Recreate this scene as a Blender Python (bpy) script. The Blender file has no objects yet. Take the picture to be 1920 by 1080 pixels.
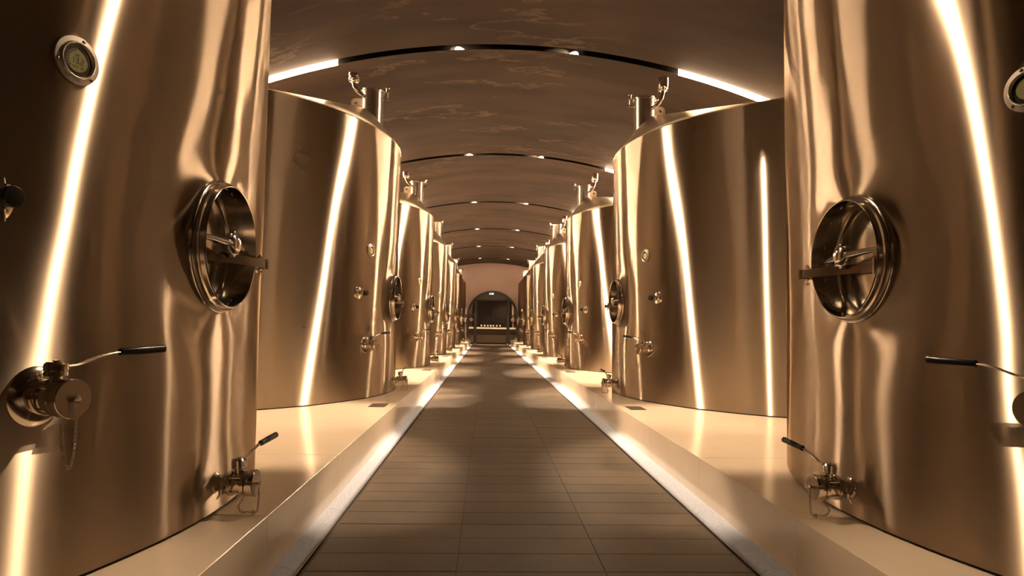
import bpy, bmesh, math, random
from mathutils import Vector, Matrix

random.seed(7)
SC = bpy.context.scene
COL = SC.collection
PI = math.pi

# ------------------------------------------------------------------ camera, world, exposure
EYE = 1.012
F_PX = 1269.0
YAW, PITCH, ROLL = 0.0360, 0.0561, 0.0156
cam_data = bpy.data.cameras.new('camera')
cam = bpy.data.objects.new('camera', cam_data)
COL.objects.link(cam)
cam_data.sensor_fit = 'HORIZONTAL'
cam_data.sensor_width = 36.0
cam_data.lens = F_PX / 1920.0 * 36.0
cam_data.clip_start = 0.02
cam_data.clip_end = 200.0
_fwd = Vector((math.sin(YAW) * math.cos(PITCH), math.cos(YAW) * math.cos(PITCH), math.sin(PITCH)))
_rgt = Vector((math.cos(YAW), -math.sin(YAW), 0))
_up = _rgt.cross(_fwd)
_r2 = _rgt * math.cos(ROLL) + _up * math.sin(ROLL)
_u2 = -_rgt * math.sin(ROLL) + _up * math.cos(ROLL)
cam.matrix_world = Matrix(((_r2.x, _u2.x, -_fwd.x, 0), (_r2.y, _u2.y, -_fwd.y, 0), (_r2.z, _u2.z, -_fwd.z, EYE), (0, 0, 0, 1)))
SC.camera = cam

world = bpy.data.worlds.new('world')
SC.world = world
world.use_nodes = True
world.node_tree.nodes['Background'].inputs['Color'].default_value = (0.05, 0.03, 0.018, 1)
world.node_tree.nodes['Background'].inputs['Strength'].default_value = 0.05

SC.view_settings.view_transform = 'Standard'
SC.view_settings.look = 'None'
SC.view_settings.gamma = 1.0
SC.view_settings.use_curve_mapping = False
SC.view_settings.exposure = 0.0

SC.cycles.max_bounces = 4
SC.cycles.sample_clamp_indirect = 16.0
SC.cycles.diffuse_bounces = 2
SC.cycles.glossy_bounces = 3
SC.cycles.transparent_max_bounces = 8

LIGHT_COL = (1.0, 0.72, 0.46)
SPOT_W = 1250.0
STRIP_E = 270.0

# ------------------------------------------------------------------ dimensions (metres)
D = 5.0                       # bay length
Y0 = 2.809                    # depth of the nearest tanks' centres
R = 2.4357                    # tank radius
XL, XR = -1.0573, 1.4914      # aisle-side tank walls
PL, PR = -0.843, 1.2605       # plinth faces
FL, FR = -0.740, 1.1355       # floor edges
PH = EYE - 0.7554             # plinth height
HT = 2.803                    # tank wall height
XC = 0.215                    # aisle centre
APEX = EYE + 3.28
YEND = 35.45
YBACK = -5.0
WALL_L, WALL_R = XC - 6.35, XC + 6.35
SLOT_W = 0.150
SLOT_Y = [3.85] + [2.80 + D * k for k in range(1, 7)]
NT = 7


# ------------------------------------------------------------------ materials
def nodes_of(name):
    m = bpy.data.materials.new(name)
    m.use_nodes = True
    nt = m.node_tree
    nt.nodes.clear()
    out = nt.nodes.new('ShaderNodeOutputMaterial')
    return m, nt, out


def N(nt, t, **kw):
    n = nt.nodes.new(t)
    for k, v in kw.items():
        setattr(n, k, v)
    return n


def pbr(name, col, rough=0.5, metal=0.0, spec=0.5, noise=None, bump=None, coat=0.0):
    """noise=(scale, amount, stretch xyz), bump=(scale, strength)"""
    m, nt, out = nodes_of(name)
    b = N(nt, 'ShaderNodeBsdfPrincipled')
    b.inputs['Base Color'].default_value = (*col, 1)
    b.inputs['Roughness'].default_value = rough
    b.inputs['Metallic'].default_value = metal
    b.inputs['Specular IOR Level'].default_value = spec
    b.inputs['Coat Weight'].default_value = coat
    b.inputs['Coat Roughness'].default_value = 0.08
    nt.links.new(b.outputs[0], out.inputs[0])
    if noise or bump:
        tc = N(nt, 'ShaderNodeTexCoord')
    if noise:
        sc, amt, st = noise
        mp = N(nt, 'ShaderNodeMapping')
        mp.inputs['Scale'].default_value = st
        nt.links.new(tc.outputs['Object'], mp.inputs[0])
        nz = N(nt, 'ShaderNodeTexNoise')
        nz.inputs['Scale'].default_value = sc
        nz.inputs['Detail'].default_value = 6
        nz.inputs['Roughness'].default_value = 0.65
        nt.links.new(mp.outputs[0], nz.inputs['Vector'])
        r = N(nt, 'ShaderNodeMapRange')
        r.inputs['From Min'].default_value = 0.25
        r.inputs['From Max'].default_value = 0.75
        r.inputs['To Min'].default_value = 1 - amt
        r.inputs['To Max'].default_value = 1 + amt
        nt.links.new(nz.outputs[0], r.inputs[0])
        mx = N(nt, 'ShaderNodeVectorMath', operation='SCALE')
        mx.inputs[0].default_value = col
        nt.links.new(r.outputs[0], mx.inputs['Scale'])
        nt.links.new(mx.outputs[0], b.inputs['Base Color'])
    if bump:
        nb = N(nt, 'ShaderNodeTexNoise')
        nb.inputs['Scale'].default_value = bump[0]
        nb.inputs['Detail'].default_value = 4
        nt.links.new(tc.outputs['Object'], nb.inputs['Vector'])
        bp = N(nt, 'ShaderNodeBump')
        bp.inputs['Strength'].default_value = bump[1]
        bp.inputs['Distance'].default_value = 0.01
        nt.links.new(nb.outputs[0], bp.inputs['Height'])
        nt.links.new(bp.outputs[0], b.inputs['Normal'])
    return m


def brushed(name, col, rough, aniso, axis='Z', blotch=0.1):
    """horizontally brushed stainless steel: highlights stretch along the cylinder's axis"""
    m, nt, out = nodes_of(name)
    g = N(nt, 'ShaderNodeBsdfAnisotropic')
    g.distribution = 'MULTI_GGX'
    g.inputs['Anisotropy'].default_value = aniso
    tn = N(nt, 'ShaderNodeTangent', direction_type='RADIAL', axis=axis)
    nt.links.new(tn.outputs[0], g.inputs['Tangent'])
    tc = N(nt, 'ShaderNodeTexCoord')
    mp = N(nt, 'ShaderNodeMapping')
    mp.inputs['Scale'].default_value = (2.5, 2.5, 160)
    nt.links.new(tc.outputs['Object'], mp.inputs[0])
    nz = N(nt, 'ShaderNodeTexNoise')
    nz.inputs['Scale'].default_value = 2.2
    nz.inputs['Detail'].default_value = 3
    nt.links.new(mp.outputs[0], nz.inputs['Vector'])
    nz2 = N(nt, 'ShaderNodeTexNoise')
    nz2.inputs['Scale'].default_value = 1.6
    nz2.inputs['Detail'].default_value = 5
    nt.links.new(tc.outputs['Object'], nz2.inputs['Vector'])
    # roughness: grain + blotches
    a = N(nt, 'ShaderNodeMath', operation='MULTIPLY_ADD')
    a.inputs[1].default_value = 0.0015
    a.inputs[2].default_value = rough - 0.0007
    nt.links.new(nz.outputs[0], a.inputs[0])
    a2 = N(nt, 'ShaderNodeMath', operation='MULTIPLY_ADD')
    a2.inputs[1].default_value = blotch
    nt.links.new(nz2.outputs[0], a2.inputs[0])
    nt.links.new(a.outputs[0], a2.inputs[2])
    nt.links.new(a2.outputs[0], g.inputs['Roughness'])
    r = N(nt, 'ShaderNodeMapRange')
    r.inputs['From Min'].default_value = 0.3
    r.inputs['From Max'].default_value = 0.7
    r.inputs['To Min'].default_value = 0.99
    r.inputs['To Max'].default_value = 1.0
    nt.links.new(nz.outputs[0], r.inputs[0])
    mx = N(nt, 'ShaderNodeVectorMath', operation='SCALE')
    mx.inputs[0].default_value = col
    nt.links.new(r.outputs[0], mx.inputs['Scale'])
    nt.links.new(mx.outputs[0], g.inputs['Color'])
    nt.links.new(g.outputs[0], out.inputs[0])
    return m


def emit(name, col, strength):
    m, nt, out = nodes_of(name)
    e = N(nt, 'ShaderNodeEmission')
    e.inputs[0].default_value = (*col, 1)
    e.inputs[1].default_value = strength
    nt.links.new(e.outputs[0], out.inputs[0])
    return m


def glass(name, tint, rough=0.0):
    m, nt, out = nodes_of(name)
    t = N(nt, 'ShaderNodeBsdfTransparent')
    t.inputs[0].default_value = (*tint, 1)
    g = N(nt, 'ShaderNodeBsdfGlossy')
    g.inputs['Roughness'].default_value = 0.03
    fr = N(nt, 'ShaderNodeFresnel')
    fr.inputs[0].default_value = 1.5
    mx = N(nt, 'ShaderNodeMixShader')
    nt.links.new(fr.outputs[0], mx.inputs[0])
    nt.links.new(t.outputs[0], mx.inputs[1])
    nt.links.new(g.outputs[0], mx.inputs[2])
    nt.links.new(mx.outputs[0], out.inputs[0])
    return m


STEEL = (0.47, 0.385, 0.30)
M = {}
M['shell'] = brushed('brushed_steel_shell', STEEL, 0.265, 0.865, blotch=0.03)
M['roof'] = brushed('brushed_steel_roof', STEEL, 0.30, 0.4)
M['polish'] = pbr('polished_steel', (0.84, 0.75, 0.64), 0.14, 1.0)
M['satin'] = pbr('satin_steel', (0.80, 0.71, 0.60), 0.26, 1.0)
M['darksteel'] = pbr('dark_steel', (0.22, 0.17, 0.13), 0.22, 1.0)
M['capface'] = pbr('cap_steel', (0.42, 0.33, 0.25), 0.3, 1.0)
M['neck'] = pbr('neck_steel', (0.82, 0.72, 0.60), 0.22, 1.0)
M['lug'] = pbr('lug_steel', (0.78, 0.66, 0.52), 0.5, 0.6)
M['bezel'] = pbr('bezel_steel', (0.72, 0.66, 0.60), 0.3, 1.0)
M['chain'] = pbr('chain_steel', (0.50, 0.42, 0.34), 0.30, 1.0)
M['black'] = pbr('black_plastic', (0.012, 0.010, 0.009), 0.28)
M['ringblack'] = pbr('base_ring_black', (0.01, 0.009, 0.008), 0.6)
M['dial'] = pbr('dial_black', (0.006, 0.005, 0.004), 0.25)
M['lcd'] = pbr('lcd_olive', (0.24, 0.22, 0.06), 0.4)
M['lcdink'] = pbr('lcd_ink', (0.012, 0.010, 0.006), 0.4)
M['stone'] = pbr('cream_stone', (0.88, 0.745, 0.585), 0.16, noise=(3.0, 0.05, (1, 1, 1)), spec=0.5)
M['kerb'] = pbr('pale_kerb', (0.64, 0.71, 0.88), 0.8, noise=(60.0, 0.18, (1, 1, 1)), bump=(140, 0.6))
M['grout'] = pbr('grout', (0.085, 0.062, 0.045), 0.8)
M['drain'] = pbr('drain_dark', (0.02, 0.016, 0.013), 0.5)
M['drainedge'] = pbr('drain_edge_steel', (0.35, 0.30, 0.26), 0.35, 1.0)
M['cover'] = pbr('cover_plate', (0.16, 0.12, 0.09), 0.35, 0.6)
M['channel'] = pbr('channel_black', (0.005, 0.004, 0.003), 0.7, spec=0.05)
M['darkmetal'] = pbr('dark_metal', (0.018, 0.013, 0.010), 0.4, 0.3)
M['wall'] = pbr('brown_plaster', (0.28, 0.19, 0.155), 0.85, noise=(0.8, 0.12, (1, 1, 1)))
M['darkwood'] = pbr('dark_panel', (0.035, 0.022, 0.016), 0.45, noise=(6, 0.2, (1, 1, 0.2)))
M['barfront'] = pbr('bar_front', (0.07, 0.045, 0.025), 0.6, noise=(8, 0.25, (1, 1, 1)))
M['bartop'] = pbr('bar_top', (0.85, 0.75, 0.62), 0.3)
M['bottle'] = pbr('bottle_glass', (0.010, 0.012, 0.008), 0.08)
M['paper'] = pbr('label_paper', (0.75, 0.66, 0.55), 0.6)
M['foil'] = pbr('bottle_foil', (0.03, 0.02, 0.02), 0.35, 0.5)
M['glass'] = glass('door_glass', (0.92, 0.92, 0.92))
M['led'] = emit('led_lens', (1.0, 0.85, 0.68), 60.0)
M['strip'] = emit('strip_lamp', LIGHT_COL, STRIP_E)
M['signgreen'] = emit('sign_green', (0.55, 0.75, 0.60), 0.9)
M['signwhite'] = emit('sign_white', (0.9, 1.0, 0.95), 1.6)
M['signbody'] = pbr('sign_body', (0.03, 0.03, 0.03), 0.5)


def tile_material():
    m, nt, out = nodes_of('dark_floor_tile')
    b = N(nt, 'ShaderNodeBsdfPrincipled')
    nt.links.new(b.outputs[0], out.inputs[0])
    geo = N(nt, 'ShaderNodeNewGeometry')
    info = N(nt, 'ShaderNodeObjectInfo')
    big = N(nt, 'ShaderNodeTexNoise')
    big.inputs['Scale'].default_value = 1.9
    big.inputs['Detail'].default_value = 6
    big.inputs['Roughness'].default_value = 0.65
    nt.links.new(geo.outputs['Position'], big.inputs['Vector'])
    spk = N(nt, 'ShaderNodeTexNoise')
    spk.inputs['Scale'].default_value = 170
    spk.inputs['Detail'].default_value = 2
    nt.links.new(geo.outputs['Position'], spk.inputs['Vector'])
    rmp = N(nt, 'ShaderNodeValToRGB')
    rmp.color_ramp.elements[0].position = 0.3
    rmp.color_ramp.elements[0].color = (0.034, 0.023, 0.015, 1)
    rmp.color_ramp.elements[1].position = 0.72
    rmp.color_ramp.elements[1].color = (0.13, 0.094, 0.064, 1)
    nt.links.new(big.outputs[0], rmp.inputs[0])
    sr = N(nt, 'ShaderNodeMapRange')
    sr.inputs['From Min'].default_value = 0.35
    sr.inputs['From Max'].default_value = 0.7
    sr.inputs['To Min'].default_value = 0.75
    sr.inputs['To Max'].default_value = 1.45
    nt.links.new(spk.outputs[0], sr.inputs[0])
    rr = N(nt, 'ShaderNodeMapRange')
    rr.inputs['To Min'].default_value = 0.86
    rr.inputs['To Max'].default_value = 1.12
    nt.links.new(info.outputs['Random'], rr.inputs[0])
    mu = N(nt, 'ShaderNodeMath', operation='MULTIPLY')
    nt.links.new(sr.outputs[0], mu.inputs[0])
    nt.links.new(rr.outputs[0], mu.inputs[1])
    vs = N(nt, 'ShaderNodeVectorMath', operation='SCALE')
    nt.links.new(rmp.outputs[0], vs.inputs[0])
    nt.links.new(mu.outputs[0], vs.inputs['Scale'])
    nt.links.new(vs.outputs[0], b.inputs['Base Color'])
    ro = N(nt, 'ShaderNodeMapRange')
    ro.inputs['To Min'].default_value = 0.30
    ro.inputs['To Max'].default_value = 0.55
    nt.links.new(big.outputs[0], ro.inputs[0])
    nt.links.new(ro.outputs[0], b.inputs['Roughness'])
    bp = N(nt, 'ShaderNodeBump')
    bp.inputs['Strength'].default_value = 0.35
    bp.inputs['Distance'].default_value = 0.004
    nt.links.new(spk.outputs[0], bp.inputs['Height'])
    nt.links.new(bp.outputs[0], b.inputs['Normal'])
    return m


def ceiling_material():
    m, nt, out = nodes_of('vault_plaster')
    b = N(nt, 'ShaderNodeBsdfPrincipled')
    b.inputs['Roughness'].default_value = 0.75
    b.inputs['Specular IOR Level'].default_value = 0.15
    nt.links.new(b.outputs[0], out.inputs[0])
    geo = N(nt, 'ShaderNodeNewGeometry')
    mp = N(nt, 'ShaderNodeMapping')
    mp.inputs['Scale'].default_value = (0.55, 1.6, 0.5)
    nt.links.new(geo.outputs['Position'], mp.inputs[0])
    n1 = N(nt, 'ShaderNodeTexNoise')
    n1.inputs['Scale'].default_value = 0.9
    n1.inputs['Detail'].default_value = 5
    nt.links.new(mp.outputs[0], n1.inputs['Vector'])
    rmp = N(nt, 'ShaderNodeValToRGB')
    rmp.color_ramp.elements[0].position = 0.3
    rmp.color_ramp.elements[0].color = (0.040, 0.026, 0.018, 1)
    rmp.color_ramp.elements[1].position = 0.7
    rmp.color_ramp.elements[1].color = (0.085, 0.057, 0.040, 1)
    nt.links.new(n1.outputs[0], rmp.inputs[0])
    # pale tide marks left by damp: contour lines of a noise, only in patches
    n2 = N(nt, 'ShaderNodeTexNoise')
    n2.inputs['Scale'].default_value = 1.1
    n2.inputs['Detail'].default_value = 7
    n2.inputs['Roughness'].default_value = 0.6
    nt.links.new(mp.outputs[0], n2.inputs['Vector'])
    s = N(nt, 'ShaderNodeMath', operation='SUBTRACT')
    s.inputs[1].default_value = 0.56
    nt.links.new(n2.outputs[0], s.inputs[0])
    ab = N(nt, 'ShaderNodeMath', operation='ABSOLUTE')
    nt.links.new(s.outputs[0], ab.inputs[0])
    line = N(nt, 'ShaderNodeMapRange')
    line.inputs['From Min'].default_value = 0.0
    line.inputs['From Max'].default_value = 0.02
    line.inputs['To Min'].default_value = 1.0
    line.inputs['To Max'].default_value = 0.0
    nt.links.new(ab.outputs[0], line.inputs[0])
    n3 = N(nt, 'ShaderNodeTexNoise')
    n3.inputs['Scale'].default_value = 0.35
    n3.inputs['Detail'].default_value = 2
    nt.links.new(geo.outputs['Position'], n3.inputs['Vector'])
    pt = N(nt, 'ShaderNodeMapRange')
    pt.inputs['From Min'].default_value = 0.48
    pt.inputs['From Max'].default_value = 0.60
    nt.links.new(n3.outputs[0], pt.inputs[0])
    mu = N(nt, 'ShaderNodeMath', operation='MULTIPLY')
    nt.links.new(line.outputs[0], mu.inputs[0])
    nt.links.new(pt.outputs[0], mu.inputs[1])
    mix = N(nt, 'ShaderNodeMix', data_type='RGBA')
    nt.links.new(mu.outputs[0], mix.inputs[0])
    nt.links.new(rmp.outputs[0], mix.inputs[6])
    mix.inputs[7].default_value = (0.15, 0.11, 0.08, 1)
    nt.links.new(mix.outputs[2], b.inputs['Base Color'])
    return m


M['tile'] = tile_material()
M['vault'] = ceiling_material()


# ------------------------------------------------------------------ mesh helpers
class MB:
    """collects shapes; frame maps local (u, t, v) to the parent's space"""

    def __init__(self, frame=None, flip=False):
        self.v, self.f, self.fr, self.flip = [], [], frame, flip

    def add(self, verts, faces):
        n = len(self.v)
        for p in verts:
            self.v.append(self.fr(p) if self.fr else tuple(p))
        for f in faces:
            f = [i + n for i in f]
            self.f.append(f[::-1] if self.flip else f)
        return self

    def box(self, a, b, bev=0.0):
        (x0, y0, z0), (x1, y1, z1) = a, b
        if bev <= 0:
            V = [(x0, y0, z0), (x1, y0, z0), (x1, y1, z0), (x0, y1, z0), (x0, y0, z1), (x1, y0, z1), (x1, y1, z1), (x0, y1, z1)]
            return self.add(V, [(3, 2, 1, 0), (4, 5, 6, 7), (0, 1, 5, 4), (1, 2, 6, 5), (2, 3, 7, 6), (3, 0, 4, 7)])
        e = bev
        V, F = [], []
        for (zz, ins) in ((z0, e), (z0 + e, 0), (z1 - e, 0), (z1, e)):
            V += [(x0 + ins, y0 + ins, zz), (x1 - ins, y0 + ins, zz), (x1 - ins, y1 - ins, zz), (x0 + ins, y1 - ins, zz)]
        F.append((3, 2, 1, 0))
        F.append((12, 13, 14, 15))
        for l in range(3):
            for i in range(4):
                j = (i + 1) % 4
                F.append((l * 4 + i, l * 4 + j, l * 4 + 4 + j, l * 4 + 4 + i))
        return self.add(V, F)

    def lathe(self, prof, axis='u', seg=28, c=(0, 0, 0), cap0=True, cap1=True):
        """prof: list of (distance along axis, radius)"""
        V, F = [], []
        for (h, r) in prof:
            for i in range(seg):
                a = 2 * PI * i / seg
                p = (r * math.cos(a), r * math.sin(a))
                if axis == 'u':
                    q = (h, p[0], p[1])
                elif axis == 't':
                    q = (p[1], h, p[0])
                else:
                    q = (p[0], p[1], h)
                V.append((q[0] + c[0], q[1] + c[1], q[2] + c[2]))
        for l in range(len(prof) - 1):
            for i in range(seg):
                j = (i + 1) % seg
                F.append((l * seg + i, l * seg + j, (l + 1) * seg + j, (l + 1) * seg + i))
        if cap0:
            F.append(tuple(range(seg))[::-1])
        if cap1:
            F.append(tuple((len(prof) - 1) * seg + i for i in range(seg)))
        return self.add(V, F)

    def tube(self, pts, rad, seg=10, closed=False, flat=None):
        """sweep; rad number or list; flat=(axis scale) squashes the ring's second axis"""
        P = [Vector(p) for p in pts]
        n = len(P)
        rs = rad if isinstance(rad, (list, tuple)) else [rad] * n
        V, F = [], []
        prev = None
        for i in range(n):
            if closed:
                d = (P[(i + 1) % n] - P[i - 1]).normalized()
            else:
                d = (P[min(i + 1, n - 1)] - P[max(i - 1, 0)]).normalized()
            if prev is None:
                ref = Vector((0, 0, 1)) if abs(d.z) < 0.9 else Vector((1, 0, 0))
                a = d.cross(ref).normalized()
            else:
                a = (prev - d * prev.dot(d)).normalized()
            prev = a
            b = d.cross(a)
            for k in range(seg):
                t = 2 * PI * k / seg
                q = P[i] + a * (rs[i] * math.cos(t)) + b * (rs[i] * math.sin(t) * (flat or 1))
                V.append(tuple(q))
        m = n if closed else n - 1
        for i in range(m):
            i2 = (i + 1) % n
            for k in range(seg):
                k2 = (k + 1) % seg
                F.append((i * seg + k, i * seg + k2, i2 * seg + k2, i2 * seg + k))
        if not closed:
            F.append(tuple(range(seg))[::-1])
            F.append(tuple((n - 1) * seg + k for k in range(seg)))
        return self.add(V, F)

    def mesh(self, name, mat, smooth=True, angle=35):
        me = bpy.data.meshes.new(name)
        me.from_pydata(self.v, [], self.f)
        me.materials.append(mat)
        bm = bmesh.new()
        bm.from_mesh(me)
        bmesh.ops.recalc_face_normals(bm, faces=bm.faces)
        if smooth:
            lim = math.radians(angle)
            for f in bm.faces:
                f.smooth = True
            for e in bm.edges:
                if len(e.link_faces) == 2 and e.calc_face_angle(0) > lim:
                    e.smooth = False
        bm.to_mesh(me)
        bm.free()
        return me

    def build(self, name, mat, parent=None, smooth=True, angle=35):
        return link(name, self.mesh(name, mat, smooth, angle), parent)


def link(name, me, parent=None):
    o = bpy.data.objects.new(name, me)
    COL.objects.link(o)
    if parent is not None:
        o.parent = parent
    return o


def tag(o, label=None, cat=None, group=None, kind=None):
    if label:
        o['label'] = label
    if cat:
        o['category'] = cat
    if group:
        o['group'] = group
    if kind:
        o['kind'] = kind
    return o


def empty(name, loc=(0, 0, 0)):
    o = bpy.data.objects.new(name, None)
    o.empty_display_size = 0.2
    o.location = loc
    COL.objects.link(o)
    return o


def copy_tree(o, parent=None):
    c = o.copy()
    COL.objects.link(c)
    if parent is not None:
        c.parent = parent
    for ch in list(o.children):
        copy_tree(ch, c)
    return c


def ceil_z(x):
    """height of the vault above the floor: round over the aisle, flatter above the tanks"""
    dx = abs(x - XC)
    r = 8.6
    if dx < 3.2:
        return APEX - (r - math.sqrt(r * r - dx * dx))
    return APEX - (r - math.sqrt(r * r - 3.2 * 3.2)) - 0.15 * (dx - 3.2)


# ------------------------------------------------------------------ floor
floor = tag(empty('floor'), kind='structure')
floor['label'] = 'dark speckled tile floor of the aisle between the tank rows'
TW, TL, GAP = 0.6185, 0.222, 0.003
TX0 = FL + 0.012
MB().box((FL, YBACK, -0.06), (FR, 42.0, -0.004)).build('grout_bed', M['grout'], floor, smooth=False)
tile_me = MB().box((0, 0, -0.012), (TW - GAP, TL - GAP, 0), 0.0018).mesh('tile', M['tile'], smooth=False)
row0 = 2.851 - 9 * TL
NROW = 92
for r_ in range(NROW):
    for c_ in range(3):
        t = link('tile', tile_me, floor)
        t.location = (TX0 + c_ * TW + GAP / 2, row0 + r_ * TL + GAP / 2, random.uniform(-0.0006, 0.0006))
far = MB()
y = row0 + NROW * TL
while y < 41.8:
    for c_ in range(3):
        far.box((TX0 + c_ * TW + GAP / 2, y + GAP / 2, -0.012), (TX0 + (c_ + 1) * TW - GAP / 2, y + TL - GAP / 2, 0))
    y += TL
y = row0 - TL
while y > YBACK:
    for c_ in range(3):
        far.box((TX0 + c_ * TW + GAP / 2, y + GAP / 2, -0.012), (TX0 + (c_ + 1) * TW - GAP / 2, y + TL - GAP / 2, 0))
    y -= TL
tag(far.build('far_tiles', M['tile'], floor, smooth=False), kind='stuff')
# side floor of the room beyond the arch
MB().box((WALL_L, YEND, -0.06), (FL, 42.0, 0.0)).build('far_room_floor', M['tile'], floor, smooth=False)
MB().box((FR, YEND, -0.06), (WALL_R, 42.0, 0.0)).build('far_room_floor', M['tile'], floor, smooth=False)

# ------------------------------------------------------------------ drain channels and kerbs
PEND = YEND - 0.02
for side, xa, xb, nm in ((-1, PL, FL, 'left'), (1, PR, FR, 'right')):
    s = 1 if side < 0 else -1        # towards the aisle
    k = tag(empty('kerb', ((xa + xb) / 2, 0, 0)), 'rough pale white kerb strip at the foot of the %s stone plinth' % nm, 'kerb')
    ox = (xa + xb) / 2
    w = abs(xb - xa) - 0.026
    # kerb stones with a rounded aisle-side shoulder
    L_ = 0.888
    prof = [(0.0, -0.05), (0.0, 0.020), (w * 0.55, 0.016), (w * 0.85, 0.010), (w * 0.97, 0.002), (w, -0.012), (w, -0.05)]
    def stone_mesh(yl):
        V, F = [], []
        for yy in (0.0015, yl - 0.0015):
            for (px, pz) in prof:
                V.append((xa - ox + s * px, yy, pz))
        n = len(prof)
        for i in range(n):
            j = (i + 1) % n
            F.append((i, j, n + j, n + i))
        F.append(tuple(range(n)))
        F.append(tuple(range(n, 2 * n)))
        b = MB()
        b.add(V, F)
        return b.mesh('kerb_stone', M['kerb'], True, 50)
    me = stone_mesh(L_)
    yy = 3.73 - 5 * L_
    while yy < PEND - 0.05:
        if yy + L_ > PEND:
            me = stone_mesh(PEND - yy)
        o = link('kerb_stone', me, k)
        o.location = (0, yy, 0)
        yy += L_
    d = MB()
    d.box((min(xb - s * 0.027, xb), YBACK + 0.3, -0.06), (max(xb - s * 0.027, xb), PEND, -0.016))
    o = d.build('drain_slot', M['drain'], k, smooth=False)
    o.location = (-ox, 0, 0)
    d = MB()
    d.box((min(xb - s * 0.014, xb - s * 0.010), YBACK + 0.3, -0.03), (max(xb - s * 0.014, xb - s * 0.010), PEND, -0.001))
    o = d.build('drain_edge', M['drainedge'], k, smooth=False)
    o.location = (-ox, 0, 0)

# ------------------------------------------------------------------ stone plinths
SLAB = 1.25
for side, xa, wall, nm in ((-1, PL, WALL_L, 'left'), (1, PR, WALL_R, 'right')):
    p = tag(empty('stone_plinth', (xa, 0, 0)), 'polished cream stone plinth under the %s row of steel tanks' % nm, 'plinth')
    x0, x1 = (wall - xa + 0.005, 0.0) if side < 0 else (0.0, wall - xa - 0.005)
    me = MB().box((x0, 0.0012, 0.0), (x1, SLAB - 0.0012, PH), 0.0015).mesh('stone_slab', M['stone'], smooth=False)
    yy = 2.73 - 6 * SLAB
    while yy < PEND - 0.1:
        if yy + SLAB > PEND:
            me = MB().box((x0, 0.0012, 0.0), (x1, PEND - yy, PH), 0.0015).mesh('stone_slab', M['stone'], smooth=False)
        o = link('stone_slab', me, p)
        o.location = (0, yy, 0)
        yy += SLAB

# ------------------------------------------------------------------ walls
def side_wall(name, x, t):
    b = MB()
    b.box((min(x, x + t), YBACK, -0.06), (max(x, x + t), 42.0, ceil_z(x) + 0.25))
    return tag(b.build(name, M['wall'], smooth=False), kind='structure')


side_wall('wall_left', WALL_L, -0.2)
side_wall('wall_right', WALL_R, 0.2)
tag(MB().box((WALL_L, YBACK - 0.2, -0.06), (WALL_R, YBACK, APEX + 0.3)).build('wall_back', M['wall'], smooth=False), kind='structure')

# end wall with an arched opening
AX, AR, AZ = 0.276, 1.335, EYE + 0.49
def arch_z(x, r=AR):
    d2 = r * r - (x - AX) ** 2
    return AZ + math.sqrt(max(d2, 0.0))


def end_wall():
    xs = [WALL_L + (AX - AR - WALL_L) * i / 10 for i in range(11)]
    xa = [AX - AR * math.cos(PI * i / 48) for i in range(49)]
    xb = [AX + AR + (WALL_R - AX - AR) * i / 10 for i in range(11)]
    b = MB()
    def strip(xs, zlo):
        for a, c in zip(xs[:-1], xs[1:]):
            za, zc = zlo(a), zlo(c)
            V = []
            for yy in (YEND, YEND + 0.3):
                V += [(a, yy, za), (c, yy, zc), (c, yy, ceil_z(c) + 0.12), (a, yy, ceil_z(a) + 0.12)]
            b.add(V, [(0, 1, 2, 3), (7, 6, 5, 4), (0, 4, 5, 1)])
    strip(xs, lambda x: -0.05)
    strip(xa, arch_z)
    strip(xb, lambda x: -0.05)
    for x in (AX - AR, AX + AR):
        b.add([(x, YEND, -0.05), (x, YEND + 0.3, -0.05), (x, YEND + 0.3, AZ), (x, YEND, AZ)], [(0, 1, 2, 3)])
    me = bpy.data.meshes.new('wall_end')
    me.from_pydata(b.v, [], b.f)
    me.materials.append(M['wall'])
    return tag(link('wall_end', me), kind='structure')


end_wall()

# ------------------------------------------------------------------ vaulted ceiling in bays, split by the light slots
ceiling = tag(empty('ceiling', (XC, 0, APEX)), kind='structure')
XS = [WALL_L + (WALL_R - WALL_L) * i / 120 for i in range(121)]


def vault_panel(y0, y1):
    n = len(XS)
    ys = [y0, y0, y1, y1]
    V = []
    for x in XS:
        z = ceil_z(x)
        V += [(x - XC, y0, z - APEX), (x - XC, y1, z - APEX), (x - XC, y1, z + 0.10 - APEX), (x - XC, y0, z + 0.10 - APEX)]
    F = []
    for i in range(n - 1):
        for k in range(4):
            k2 = (k + 1) % 4
            F.append((i * 4 + k, i * 4 + k2, i * 4 + 4 + k2, i * 4 + 4 + k))
    F.append((0, 1, 2, 3))
    F.append(tuple((n - 1) * 4 + k for k in (3, 2, 1, 0)))
    b = MB()
    b.add(V, F)
    return b.build('vault_panel', M['vault'], ceiling, True, 30)


edges = [YBACK] + SLOT_Y + [YEND]
for i in range(len(edges) - 1):
    vault_panel(edges[i] + (SLOT_W / 2 if i else 0), edges[i + 1] - (SLOT_W / 2 if i < len(edges) - 2 else 0))

# ------------------------------------------------------------------ arched light slots
def spot_lamp(watts, deg, blend):
    d = bpy.data.lights.new('downlight', 'SPOT')
    d.energy = watts
    d.color = LIGHT_COL
    d.spot_size = math.radians(deg)
    d.spot_blend = blend
    d.shadow_soft_size = 0.002
    return d


# in every cluster the outer two lamps look up and down the aisle, the middle one straight across
# the slots over the nearest tanks are dimmed, those further down burn at full power
DIM = [0.36, 1.55, 2.7, 2.7, 2.8, 2.8, 1.2]
STRIP_DIM = [0.17, 0.75, 2.1, 2.6, 2.8, 2.8, 1.2]
LAMPS = [(spot_lamp(SPOT_W * q, 49, 0.45), spot_lamp(SPOT_W * 0.04 * max(q, 1.0), 100, 0.7)) for q in DIM]

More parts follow.
